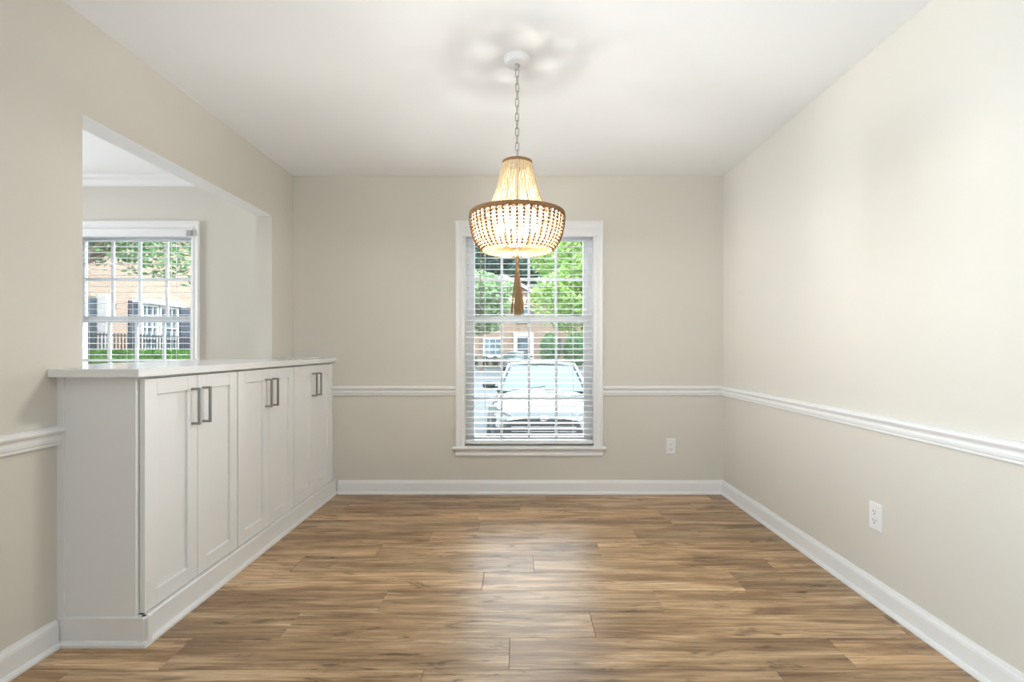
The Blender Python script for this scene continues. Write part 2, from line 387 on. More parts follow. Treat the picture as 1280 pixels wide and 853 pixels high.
# countertop, running through the opening
ct = MB()
cy0, cy1, cx1, cxb = 1.775, YB-.0005, -1.392, -2.10
out = [(XL-.012, cy0), (cx1, cy0), (cx1, cy1), (XL+.001, cy1), (XL+.001, OP1-.001), (cxb, OP1-.001), (cxb, OP0+.001), (XL+.001, OP0+.001), (XL+.001, cy0)]
out = [(XL+.001, cy0), (cx1, cy0), (cx1, cy1), (XL+.001, cy1), (XL+.001, OP1-.001), (cxb, OP1-.001), (cxb, OP0+.001), (XL+.001, OP0+.001)]
ct.prism(out, lambda u, v, t: (u, v, t), 1.009, 1.0395)
tag(ct.build('countertop', M_counter, bevel=.002), 'white quartz countertop on the cabinets, running through the wall opening', 'countertop')
pp = MB().box(-.11, .11, -.07, .07, 0, .005)
tag(pp.build('paper_sheet', M_paper, loc=(-1.60, 3.58, 1.040), bevel=.001), 'thin flat white sheet lying on the far end of the counter', 'sheet')

# ------------------------------------------------------------------ outlets
def outlet():
    root = empty('wall_outlet')      # faces -Y, origin on the wall, centre
    w, h = .0375, .060
    pl = MB(); pl.add([(-w, 0, -h), (w, 0, -h), (w, 0, h), (-w, 0, h), (-w, -.003, -h), (w, -.003, -h), (w, -.003, h), (-w, -.003, h),
            (-w+.004, -.006, -h+.004), (w-.004, -.006, -h+.004), (w-.004, -.006, h-.004), (-w+.004, -.006, h-.004)],
            [(0, 1, 2, 3), (0, 1, 5, 4), (1, 2, 6, 5), (2, 3, 7, 6), (3, 0, 4, 7), (4, 5, 9, 8), (5, 6, 10, 9), (6, 7, 11, 10), (7, 4, 8, 11), (8, 9, 10, 11)])
    pl.build('cover_plate', M_plast, root)
    for z in (.0195, -.0195):
        pts = []
        for a in range(24):
            t = 2*PI*a/24; pts.append((max(-.0155, min(.0155, .0175*math.cos(t))), z+.0145*math.sin(t)))
        rc = MB().prism(pts, lambda u, v, t: (u, t, v), -.0055, -.0078).build('receptacle', M_plast, root)
        s = MB(); s.box(-.0085, -.0060, -.0083, -.0077, z-.001, z+.0085).box(.0058, .0080, -.0083, -.0077, z, z+.0075)
        s.prism([(.003*math.cos(2*PI*a/10), z-.008+.003*math.sin(2*PI*a/10)) for a in range(10)], lambda u, v, t: (u, t, v), -.0083, -.0077)
        s.build('slots', M_dark, rc)
    MB().ball((0, -.006, 0), .003, 10, 6, (1, .4, 1)).build('screw', M_plast, root)
    return root
o1 = outlet(); o1.location = ((838.5-648)/163.1, YB-.0002, 1.118-(558.3-435)/163.1)
tag(o1, 'white duplex outlet on the back wall, right of the window', 'outlet')
o2 = copy_tree(o1); yo = 3.709*256/447; o2.location = (XR-.0002, yo, 1.118-(646-435)/(605/yo)); o2.rotation_euler = (0, 0, -PI/2)
tag(o2, 'white duplex outlet on the right wall below the chair rail', 'outlet')
for o in (o1, o2): o['group'] = 'wall outlets'

# ------------------------------------------------------------------ windows and blinds
def frame4(b, x0, x1, z0, z1, w, y0, y1, wt=None, wb=None):
    wt = wt or w; wb = wb or w
    b.box(x0, x0+w, y0, y1, z0, z1); b.box(x1-w, x1, y0, y1, z0, z1); b.box(x0+w, x1-w, y0, y1, z0, z0+wb); b.box(x0+w, x1-w, y0, y1, z1-wt, z1); return b
def make_window(n, cx):
    root = empty('window_%d' % n, (cx, 0, 0)); root['kind'] = 'structure'
    H = WIN_HW; y = YB
    # casing: mitred profile swept up one side, over and down
    prof = [(0, 0), (0, .010), (.004, .013), (.012, .014), (.030, .012), (.044, .015), (.046, .021), (.056, .021), (.058, .018), (.058, 0)]
    def casing(side):
        b = MB(); n_ = len(prof)
        if side == 'head':
            vs = [(-(H+u), y-v, WIN_Z1+u) for u, v in prof]+[(H+u, y-v, WIN_Z1+u) for u, v in prof]
        else:
            vs = [(side*(H+u), y-v, WIN_Z1+u) for u, v in prof]+[(side*(H+u), y-v, WIN_Z0-.002) for u, v in prof]
        b.add(vs, [tuple(range(n_)), tuple(range(n_, 2*n_))]+[(i, (i+1) % n_, n_+(i+1) % n_, n_+i) for i in range(n_)])
        b.build('casing', M_trim, root)
    casing(-1); casing(1); casing('head')
    st = MB().prism([(.0, .0), (-.040, .0), (-.045, -.005), (-.045, -.013), (-.040, -.018), (0, -.018)], lambda u, v, t: (t, y+u, WIN_Z0+v-.002), -H-.078, H+.078)
    st.box(-H+.0005, H-.0005, y-.001, y+.10, WIN_Z0-.020, WIN_Z0-.002)
    st.build('stool', M_trim, root)
    MB().prism([(0, .345), (-.010, .345), (-.014, .335), (-.014, .315), (-.018, .308), (-.020, .300), (-.016, .291), (0, .289)], lambda u, v, t: (t, y+u, v), -H-.056, H+.056).build('apron', M_trim, root)
    j = MB(); j.box(-H, -H+.012, y-.0005, y+FT, WIN_Z0-.002, WIN_Z1).box(H-.012, H, y-.0005, y+FT, WIN_Z0-.002, WIN_Z1).box(-H+.012, H-.012, y-.0005, y+FT, WIN_Z1-.012, WIN_Z1)
    j.build('jamb', M_trim, root)
    fr = MB(); frame4(fr, -H+.012, H-.012, WIN_Z0-.002, WIN_Z1-.012, .028, y+.085, y+.19); fr.build('window_frame', M_vinyl, root)
    zm0, zm1 = CAMZ+32/159.2, CAMZ+39.5/159.2            # meeting rail
    gx = .429
    for k, (za, zb, rows, yy, name) in enumerate(((zm0, WIN_Z1-.040, 2, y+.135, 'upper'), (WIN_Z0+.024, zm1, 3, y+.100, 'lower'))):
        s = MB(); x0, x1 = -H+.040, H-.040
        gz0 = za+(.046 if k == 0 else .030); gz1 = zb-(.028 if k == 0 else .046)
        s.box(x0, -gx, yy-.016, yy+.016, za, zb).box(gx, x1, yy-.016, yy+.016, za, zb).box(-gx, gx, yy-.016, yy+.016, za, gz0).box(-gx, gx, yy-.016, yy+.016, gz1, zb)
        sash = s.build('sash', M_vinyl, root, bevel=.002)
        for i in (1, 2, 3):
            mx = -gx+2*gx*i/4; MB().box(mx-.010, mx+.010, yy-.008, yy+.008, gz0, gz1).build('muntin', M_vinyl, sash)
        for i in range(1, rows):
            mz = gz0+(gz1-gz0)*i/rows; MB().box(-gx, gx, yy-.0078, yy+.0078, mz-.010, mz+.010).build('muntin', M_vinyl, sash)
        MB().box(-gx-.004, gx+.004, yy-.0015, yy+.0015, gz0-.004, gz1+.004).build('pane', M_glass, sash)
    MB().box(-.03, .03, y+.066, y+.086, zm1, zm1+.012).build('sash_lock', M_vinyl, root, bevel=.003)
    return root
for n, cx in enumerate(WCX, 1): make_window(n, cx)
BY = YB+.034
def make_blind(cx, label, valance_clip):
    root = empty('window_blind', (cx, BY, 0)); tag(root, label, 'blind', 'white slatted window blinds')
    hw = WIN_HW-.016
    MB().box(-hw, hw, -.028, .028, 1.968, 2.014).build('headrail', M_blind, root, bevel=.002)
    vt = MB().prism([(-.052, 1.964), (-.058, 1.968), (-.058, 1.976), (-.054, 1.982), (-.054, 2.010), (-.058, 2.018), (-.058, 2.026), (-.052, 2.029), (-.048, 2.029), (-.048, 1.964)],
                    lambda u, v, t: (t, u, v), -hw-.028, hw+.028)
    vt.build('valance', M_blind, root)
    if valance_clip: tag(MB().box(hw-.012, hw+.030, -.066, -.0485, 1.967, 2.013).build('valance_clip', M_grey, root, bevel=.002), 'small grey square clip')
    sm = MB()
    N = 5; pts = []
    for i in range(N+1):
        u = -.025+.05*i/N; pts.append((u, .0022*(1-(u/.025)**2)))
    prof = [(u, v+.0009) for u, v in pts]+[(u, v-.0009) for u, v in reversed(pts)]
    sm.prism(prof, lambda u, v, t: (t, u, v), -hw, hw); slat = sm.mesh('slat', M_blind)
    pitch = .0440; z = 1.944; k = 0
    zbot = .418
    while z > zbot+.02:
        inst('slat', slat, root, (0, 0, z), (math.radians(4.5+random.uniform(-.6, .6)), 0, 0)); z -= pitch
    MB().prism([(-.026, 0), (-.027, .020), (-.020, .026), (.020, .026), (.027, .020), (.026, 0)], lambda u, v, t: (t, u, v+.381), -hw, hw).build('bottom_rail', M_blind, root)
    for x in (-.34, 0, .34):
        for yy in (-.0275, .0275): MB().tube([(x, yy, 1.968), (x, yy, .400)], .0013, 5).build('ladder_cord', M_cord, root)
    MB().tube([(-.372, -.046, 1.965), (-.372, -.048, 1.9), (-.374, -.047, 1.36)], .0035, 6).build('tilt_wand', M_wand, root)
    return root
make_blind(WCX[0], 'white slatted blind in the centre window behind the chandelier', False)
make_blind(WCX[1], 'white slatted blind in the window of the adjoining room', True)

# ------------------------------------------------------------------ chandelier
CHX, CHY = (646.5-648)*2.2/605, 2.205
ch = empty('chandelier', (CHX, CHY, 0)); tag(ch, 'beaded basket chandelier with tassel hanging on a chain, lit', 'chandelier')
MB().lathe([(0, ZC-.0285), (.046, ZC-.0285), (.050, ZC-.026), (.060, ZC-.010), (.062, ZC-.004), (.062, ZC-.0002)], 48).build('canopy', M_trim, ch)
MB().lathe([(0, ZC-.055), (.004, ZC-.054), (.0055, ZC-.044), (.010, ZC-.040), (.012, ZC-.034), (.012, ZC-.028)], 20).build('canopy_collar', M_chain, ch)
lk = MB(); pts = []
for a in range(24):
    t = 2*PI*a/24; pts.append((.0075*math.cos(t), 0, (.0125 if math.sin(t) >= 0 else -.0125)+.0075*math.sin(t)))
lk.tube(pts, .0019, 6, True); link = lk.mesh('chain_link', M_chain)
z = ZC-.066; k = 0
while z > 2.0:
    inst('chain_link', link, ch, (random.uniform(-.0006, .0006), 0, z), (0, random.uniform(-.05, .05), (k % 2)*PI/2+.35)); z -= .0335; k += 1
MB().tube([(.004, .002, ZC-.05), (.006, .003, 2.25), (.003, .004, 2.1), (.002, 0, 1.97)], .0016, 6).build('power_cord', M_cord, ch)
def ring(name, r0, r1, z0, z1, m):
    b = MB(); pr = [(r0, z0), (r1, z0+.001), (r1, z1-.001), (r0, z1), (r0, z0)]; b.lathe(pr, 72, close=False); return b.build(name, m, ch)
ring('top_ring', .061, .0685, 1.950, 1.966, M_ringw)
ring('middle_ring', .2095, .2175, 1.709, 1.729, M_ringw)
ring('inner_ring', .136, .140, 1.722, 1.730, M_ringw)
ring('lower_ring', .152, .155, 1.566, 1.571, M_chain)
f = MB()
for a in range(4):
    t = a*PI/2+.3; f.tube([(.012*math.cos(t), .012*math.sin(t), 1.955), (.064*math.cos(t), .064*math.sin(t), 1.957)], .003, 6)
    f.tube([(.004*math.cos(t), .004*math.sin(t), 1.726), (.212*math.cos(t), .212*math.sin(t), 1.719)], .0028, 6)
f.tube([(0, 0, 1.985), (0, 0, 1.57)], .0055, 8)
f.build('inner_frame', M_chain, ch)
def along(prof, step):
    P = [Vector((r, 0, z)) for r, z in prof]; res = []; acc = 0; nxt = 0
    for a, c in zip(P, P[1:]):
        L_ = (c-a).length
        while nxt <= acc+L_: res.append(a+(c-a)*((nxt-acc)/L_)); nxt += step
        acc += L_
    return res
def smooth(prof, n=6):
    P = prof; out = []
    for i in range(len(P)-1):
        p0, p1, p2, p3 = P[max(i-1, 0)], P[i], P[i+1], P[min(i+2, len(P)-1)]
        for k in range(n):
            t = k/n
            out.append(tuple(.5*((2*p1[d])+(-p0[d]+p2[d])*t+(2*p0[d]-5*p1[d]+4*p2[d]-p3[d])*t*t+(-p0[d]+3*p1[d]-3*p2[d]+p3[d])*t**3) for d in (0, 1)))
    return out+[P[-1]]
def strand(prof, step, r, m, grow=None):
    b = MB(); pts = along(smooth(prof), step)
    for i, q in enumerate(pts): b.ball(q, r*(grow(i/len(pts)) if grow else 1), 8, 5)
    b.tube([tuple(q) for q in pts[::2]+[pts[-1]]], .0009, 4)
    return b.mesh('bead_strand', m)
up = strand([(.0655, 1.950), (.088, 1.853), (.113, 1.780), (.138, 1.728)], .0092, .0050, M_bead)
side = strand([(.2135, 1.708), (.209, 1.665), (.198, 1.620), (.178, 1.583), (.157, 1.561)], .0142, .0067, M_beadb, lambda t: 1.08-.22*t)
under = strand([(.156, 1.559), (.115, 1.556), (.070, 1.562), (.022, 1.580)], .0082, .0038, M_beadc)
pale = strand([(.2085, 1.708), (.204, 1.665), (.193, 1.622), (.174, 1.586), (.155, 1.562)], .0095, .0031, M_beadc)  # added cream strands standing in for the glow between the dark ones
NU, NS = 42, 46
for k in range(NU): inst('bead_strand', up, ch, rot=(0, 0, 2*PI*k/NU))
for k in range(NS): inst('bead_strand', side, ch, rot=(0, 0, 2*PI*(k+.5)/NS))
for k in range(NS): inst('bead_strand', pale, ch, rot=(0, 0, 2*PI*k/NS))
for k in range(NS): inst('bead_strand', under, ch, rot=(0, 0, 2*PI*k/NS))
for k in range(4):
    t = PI/4+k*PI/2+.35; x, y = .085*math.cos(t), .085*math.sin(t)
    MB().tube([(0, 0, 1.752), (x*.5, y*.5, 1.764), (x, y, 1.757), (x, y, 1.745)], .004, 6).build('lamp_arm', M_chain, ch)
    MB().lathe([(0, 1.697), (.012, 1.697), (.014, 1.700), (.022, 1.728), (.019, 1.735), (.012, 1.747), (0, 1.748)], 18, (x, y, 0)).build('lamp_socket', M_plast, ch)  # cup set over the bulb and flared to block its upward light
    MB().lathe([(0, 1.637), (.008, 1.640), (.0155, 1.652), (.017, 1.664), (.014, 1.682), (.010, 1.696), (0, 1.697)], 16, (x, y, 0)).build('bulb', M_bulb, ch)
hb = MB().lathe([(0, 1.592), (.024, 1.590), (.026, 1.582), (.020, 1.576), (.010, 1.566), (.010, 1.548), (.014, 1.543), (.012, 1.532), (0, 1.530)], 24)
hb.build('hub', M_bead, ch)
MB().lathe([(0, 1.531), (.006, 1.529), (.0075, 1.516), (.006, 1.504), (.0095, 1.492), (.007, 1.482), (0, 1.481)], 16).build('tassel_knot', M_ringw, ch)
ts = MB()
for k in range(70):
    a = random.uniform(0, 2*PI); q = math.sqrt(random.random()); zb = random.uniform(1.262, 1.290)
    r0, r1 = .005*q, .033*q
    ts.tube([(r0*math.cos(a), r0*math.sin(a), 1.500), (.012*q*math.cos(a), .012*q*math.sin(a), 1.44), ((r1*.72)*math.cos(a), (r1*.72)*math.sin(a), 1.35), (r1*math.cos(a), r1*math.sin(a), zb)], .0014, 5)
tag(ts.build('tassel', M_twine, ch), 'brown twine tassel', kind='stuff')

# ------------------------------------------------------------------ outside
GZ = -.60
g = MB().box(-60, 60, YB+FT+.0, 40, GZ-.3, GZ); struct(g.build('ground_asphalt', M_asph))
struct(MB().box(-60, 60, 40, 110, GZ-.3, GZ+.02).build('ground_lawn', M_grass))
struct(MB().box(-60, 60, 39.8, 40, GZ-.3, GZ+.12).build('kerb', M_conc))
struct(MB().box(-40, -12.0, 9, 39.5, GZ-.2, .62).build('ground_terrace', M_conc))

def win(parent, c, w, h, n=2, rows=2, axis='x', shutters=True, fy=-1, t=.08):
    """house window on a wall: c = centre on the wall face; axis x: wall along x facing -y; axis y: wall along y facing +x"""
    def P(b, u0, u1, v0, v1, d0, d1):
        if axis == 'x': return b.box(c[0]+u0, c[0]+u1, c[1]-d1, c[1]-d0, c[2]+v0, c[2]+v1)
        return b.box(c[0]+d0, c[0]+d1, c[1]+u0, c[1]+u1, c[2]+v0, c[2]+v1)
    b = MB(); a = .10
    P(b, -w/2, w/2, -h/2, -h/2+a, 0, t); P(b, -w/2, w/2, h/2-a, h/2, 0, t); P(b, -w/2, -w/2+a, -h/2+a, h/2-a, 0, t); P(b, w/2-a, w/2, -h/2+a, h/2-a, 0, t)
    P(b, -w/2-.08, w/2+.08, -h/2-.10, -h/2, 0, t+.04)
    for i in range(1, n): u = -w/2+w*i/n; P(b, u-.022, u+.022, -h/2+a, h/2-a, .02, t-.02)
    for i in range(1, rows): v = -h/2+h*i/rows; P(b, -w/2+a, w/2-a, v-.022, v+.022, .02, t-.025)
    f_ = b.build('window', M_wtrim, parent); q = MB(); P(q, -w/2+a*.5, w/2-a*.5, -h/2+a*.5, h/2-a*.5, .0, .018); q.build('pane', M_pane, f_)
    if shutters:
        for s in (-1, 1):
            q = MB(); u0 = s*(w/2+.04); u1 = s*(w/2+.42)
            P(q, min(u0, u1), max(u0, u1), -h/2, h/2, 0, .05); q.build('shutter', M_shut, parent)
    return f_
# far brick house
HY = 47.0; hs = FPX/HY
def HX(px): return (px-648)/hs
def HZ(py): return CAMZ+(435-py)/hs
hA = empty('brick_house', (0, 0, 0)); tag(hA, 'long red brick townhouse across the car park, with a white-edged gable', 'house')
b = MB(); b.box(-16, 20, HY, HY+9, GZ, HZ(381)).build('wall', M_brick, hA)
gp = HX(630); b = MB(); gz = HZ(347)-.15; ghw = 5.2; gez = gz-ghw*.54
b.add([(gp-ghw, HY-.6, GZ), (gp+ghw, HY-.6, GZ), (gp+ghw, HY-.6, gez), (gp, HY-.6, gz), (gp-ghw, HY-.6, gez)]+[(gp-ghw, HY+6, GZ), (gp+ghw, HY+6, GZ), (gp+ghw, HY+6, gez), (gp, HY+6, gz), (gp-ghw, HY+6, gez)],
      [(0, 1, 2, 3, 4), (5, 6, 7, 8, 9), (0, 1, 6, 5), (1, 2, 7, 6), (2, 3, 8, 7), (3, 4, 9, 8), (4, 0, 5, 9)]).build('gable_wall', M_brick, hA)
b = MB()
for s in (-1, 1):
    x0, z0, x1, z1 = gp, gz+.05, gp+s*(ghw+.5), gez-.22
    b.add([(x0, HY-.95, z0), (x1, HY-.95, z1), (x1, HY-.95, z1+.32), (x0, HY-.95, z0+.32), (x0, HY-.6, z0), (x1, HY-.6, z1), (x1, HY-.6, z1+.32), (x0, HY-.6, z0+.32)],
          [(0, 1, 2, 3), (4, 5, 6, 7), (0, 1, 5, 4), (3, 2, 6, 7), (1, 2, 6, 5), (0, 3, 7, 4)])
b.build('gable_trim', M_wtrim, hA)
b = MB()
for s in (-1, 1):
    x0, z0, x1, z1 = gp, gz+.36, gp+s*(ghw+.6), gez+.10
    b.add([(x0, HY-1, z0), (x1, HY-1, z1), (x1, HY+7, z1), (x0, HY+7, z0), (x0, HY-1, z0+.12), (x1, HY-1, z1+.12), (x1, HY+7, z1+.12), (x0, HY+7, z0+.12)],
          [(0, 1, 2, 3), (4, 5, 6, 7), (0, 1, 5, 4), (2, 3, 7, 6), (1, 2, 6, 5), (0, 3, 7, 4)])
ez = HZ(381)
b.add([(-16.5, HY-.6, ez+.1), (20.5, HY-.6, ez+.1), (20.5, HY+4.5, ez+2.6), (-16.5, HY+4.5, ez+2.6), (20.5, HY+9.6, ez+.1), (-16.5, HY+9.6, ez+.1)], [(0, 1, 2, 3), (3, 2, 4, 5), (0, 1, 4, 5), (0, 3, 5), (1, 2, 4)])
b.build('roof', M_roof, hA)
MB().box(-16.5, gp-ghw, HY-.6, HY, ez-.18, ez+.12).box(gp+ghw, 20.5, HY-.6, HY, ez-.18, ez+.12).build('eave_trim', M_wtrim, hA)
yf = HY-.6
win(hA, (HX(616), yf, HZ(434.5)), 1.75, 1.75, 3, 3, shutters=False)
win(hA, (HX(655), yf, HZ(393)), 1.0, 1.55, 2, 2); win(hA, (HX(607), yf, HZ(393)), 1.0, 1.55, 2, 2)
for px in (709, 742, 775, 560, 520): win(hA, (HX(px), HY, HZ(394)), 1.0, 1.5, 2, 2)
for px in (690, 722, 760, 570, 530): win(hA, (HX(px), HY, HZ(434)), 1.0, 1.7, 2, 3)
b = MB(); dx = HX(654.5)
b.box(dx-.95, dx-.62, yf-.2, yf, GZ, HZ(419)).box(dx+.62, dx+.95, yf-.2, yf, GZ, HZ(419)).box(dx-.95, dx+.95, yf-.25, yf, HZ(421), HZ(417)); b.build('door_surround', M_wtrim, hA)
dd = MB().box(dx-.6, dx+.6, yf-.06, yf, GZ+.25, HZ(421)).build('front_door', M_shut, hA); MB().box(dx-.3, dx+.3, yf-.08, yf-.06, 1.1, 1.6).build('pane', M_pane, dd)
# near side house: wall faces +x
SX = -14.6
hB = empty('side_brick_house', (0, 0, 0)); tag(hB, 'pale brick house beyond the adjoining room window, with paned windows', 'house')
MB().box(SX-9, SX, 8, 36, .60, 6.4).build('wall', M_brickb, hB)
def BY_(px, X=SX): return FPX*X/(px-648)
def BZ(py, Y): return CAMZ+(435-py)*Y/FPX
w1a, w1b, w2b = BY_(172), BY_(195), BY_(220)
zt = BZ(379, w1a); zb_ = 1.02
win(hB, (SX, (w1a+w1b)/2+.03, (zt+zb_)/2), (w1b-w1a)-.05, zt-zb_, 3, 4, 'y', False, t=.12)
win(hB, (SX, (w1b+w2b)/2+.03, (zt+zb_)/2), (w2b-w1b)-.05, zt-zb_, 3, 4, 'y', False, t=.12)
for a, c in ((BY_(160), BY_(171)), (BY_(224), BY_(236))): MB().box(SX, SX+.06, a, c, zb_, zt+.05).build('shutter', M_shut, hB)
MB().box(SX, SX+.3, w1a-.3, w2b+.2, zt, zt+.2).build('window_hood', M_wtrim, hB)
a, c = BY_(110), BY_(120)
MB().box(SX, SX+.07, a-1.2, c-.05, .62, BZ(372, c)).build('front_door', M_shut, hB)
MB().box(SX, SX+.35, c, BY_(128), .62, BZ(368, c)).build('door_column', M_wtrim, hB)
lanp = MB(); ly = BY_(136); lz = BZ(383, ly); lanp.box(SX, SX+.05, ly-.06, ly+.06, lz-.1, lz+.15).lathe([(0, -.18), (.07, -.16), (.09, .08), (.03, .16), (0, .2)], 10, (SX+.16, ly, lz)); lanp.box(SX+.04, SX+.16, ly-.015, ly+.015, lz+.08, lz+.11)
lanp.build('wall_lantern', M_iron, hB)
b = MB(); b.box(SX-9.4, SX+.5, 7.5, 36.5, 6.4, 6.7); b.add([(SX+.5, 7.5, 6.7), (SX+.5, 36.5, 6.7), (SX-4.5, 36.5, 9.2), (SX-4.5, 7.5, 9.2), (SX-9.4, 7.5, 6.7), (SX-9.4, 36.5, 6.7)], [(0, 1, 2, 3), (3, 2, 5, 4), (0, 3, 4), (1, 2, 5), (0, 1, 5, 4)]); b.build('roof', M_roof, hB)
for yy in (13.0, 24.5, 28, 32): win(hB, (SX, yy, 2.2), 1.2, 2.0, 2, 4, 'y')
for yy in (11.0, 14.5, 24.5, 28.5, 32.5): win(hB, (SX, yy, 4.9), 1.0, 1.5, 2, 2, 'y')
# iron fence
fe = empty('iron_fence', (0, 0, 0)); tag(fe, 'black iron picket fence above the hedge in front of the side brick house', 'fence')
FX = -13.4
MB().box(FX-.02, FX+.02, 9, 30, .75, .79).box(FX-.02, FX+.02, 9, 30, 1.52, 1.56).build('rail', M_iron, fe)
pm = MB().box(-.014, .014, -.014, .014, .62, 1.60).mesh('picket', M_iron)
y = 12.0
while y < 24: inst('picket', pm, fe, (FX, y, 0)); y += .14

def leaves(b, c, rad, n, size, rnd, shell=.55):
    for _ in range(n):
        while True:
            d = Vector((rnd.uniform(-1, 1), rnd.uniform(-1, 1), rnd.uniform(-1, 1)))
            if .05 < d.length < 1: break
        d = d.normalized()*(shell+(1-shell)*rnd.random()**.6)
        p = Vector((c[0]+d.x*rad[0], c[1]+d.y*rad[1], c[2]+d.z*rad[2]))
        a = Vector((rnd.uniform(-1, 1), rnd.uniform(-1, 1), rnd.uniform(-.6, .6))).normalized(); q = a.cross(Vector((rnd.uniform(-1, 1), rnd.uniform(-1, 1), rnd.uniform(-1, 1)))).normalized()
        s = size*rnd.uniform(.6, 1.3); a *= s; q *= s*.45
        b.add([p-a, p+q, p+a, p-q], [(0, 1, 2, 3)])
def tree(label, loc, h, crown_r, m, n, size, seed, group=None, blobs=9, trunk=.18, low=.35, name='tree', cat='tree'):
    rnd = random.Random(seed); root = empty(name, loc); tag(root, label, cat, group)
    t = MB(); t.tube([(0, 0, 0), (.05, .02, h*.3), (-.05, .05, h*.55), (0, 0, h*.8)], [trunk, trunk*.8, trunk*.55, trunk*.2], 8); cr = MB()
    for k in range(blobs):
        a = 2*PI*k/blobs+rnd.uniform(-.3, .3); rr = crown_r*rnd.uniform(.15, .72); zz = h*(low+(1-low)*rnd.uniform(.15, .92))
        c = (rr*math.cos(a), rr*math.sin(a), zz); br = crown_r*rnd.uniform(.34, .55)
        t.tube([(0, 0, h*low*.9), (c[0]*.5, c[1]*.5, (h*low+zz)/2), c], [trunk*.4, trunk*.25, trunk*.08], 6)
        leaves(cr, c, (br, br, br*.8), n//blobs, size, rnd)
    t.build('trunk', M_bark, root); tag(cr.build('crown', m, root), kind='stuff'); return root
TG = 'trees beyond the car park'
tree('bright lime green tree right of the chandelier tassel, seen through the centre window', (4.4, 26, GZ), 7.6, 4.3, M_lime, 15000, .17, 1, TG, 15, low=.36)
tree('lime green tree behind, filling the top right panes of the centre window', (8.0, 35, GZ), 11.5, 6.4, M_lime, 9000, .22, 2, TG, 12, low=.5)
tree('mid green leafy tree in front of the gable, at the left of the centre window', (-2.9, 37, GZ), 6.9, 2.7, M_pale, 9000, .16, 3, TG, 10, low=.45)
tree('tall dark tree rising behind the gable of the brick townhouse', (-1.8, 68, GZ), 20, 7, M_dkgr, 20000, .42, 4, TG, 14, low=.3)
tree('tall dark tree behind the ridge of the brick townhouse, middle of the centre window', (10.5, 69, GZ), 19, 5, M_dkgr, 7000, .36, 5, TG, 14, low=.3)
tree('tall dark tree behind the right end of the brick townhouse', (17.5, 66, GZ), 15, 5, M_dkgr, 5000, .4, 6, TG, 12, low=.3)
tree('tall mid green tree behind the left end of the brick townhouse', (-17, 66, GZ), 17, 6, M_mid, 5000, .4, 7, TG, 12, low=.3)
tree('broad tree with drooping branches just outside the adjoining room window', (-10.7, 11.6, GZ), 7.2, 3.3, M_mid, 15000, .085, 8, None, 18, low=.56)
def bush(label, loc, r, h, m, n, size, seed, group, name='shrub'):
    rnd = random.Random(seed); b = MB()
    b.ball((0, 0, h*.5), 1, 14, 9, (r*.86, r*.86, h*.48)); leaves(b, (0, 0, h*.5), (r, r, h*.5), n, size, rnd, .88)
    o = b.build(name, m, None, loc); return tag(o, label, 'shrub', group)
SG = 'shrubs along the brick townhouse'
bush('tall rounded green shrub right of the white door of the townhouse', (HX(689)*.83, 39.2+1.6, GZ), .85, 3.0, M_mid, 1500, .10, 21, SG)
bush('tall rounded green shrub, rightmost of the pair beside the townhouse', (HX(722)*.83, 41, GZ), 1.05, 3.0, M_mid, 1700, .10, 22, SG)
for k, (px, lb) in enumerate(((595, 'low dark round shrub left of the white paned ground-floor window'), (608, 'low dark round shrub below the left half of the white paned window'), (620, 'low dark round shrub below the right half of the white paned window'), (630, 'low dark round shrub just left of the silver car'))):
    bush(lb, (HX(px), 45.5, GZ), .34, .95, M_dkgr, 400, .07, 30+k, SG)
hd = MB(); rnd = random.Random(5)
hd.box(-.36, .36, -7, 8, 0, .36)
for _ in range(9000):
    p = Vector((rnd.choice((rnd.uniform(-.42, -.34), rnd.uniform(.34, .42), rnd.uniform(-.4, .4))), rnd.uniform(-7, 8), rnd.uniform(0, .42)))
    if abs(p.x) < .34: p.z = rnd.uniform(.34, .43)
    a = Vector((rnd.uniform(-1, 1), rnd.uniform(-1, 1), rnd.uniform(-1, 1))).normalized()*.045; q = a.cross(Vector((0, .3, 1))).normalized()*.025
    hd.add([p-a, p+q, p+a, p-q], [(0, 1, 2, 3)])
tag(hd.build('hedge', M_hedge, None, (-12.6, 18, .62)), 'low clipped bright green hedge on the terrace below the iron fence', 'hedge')

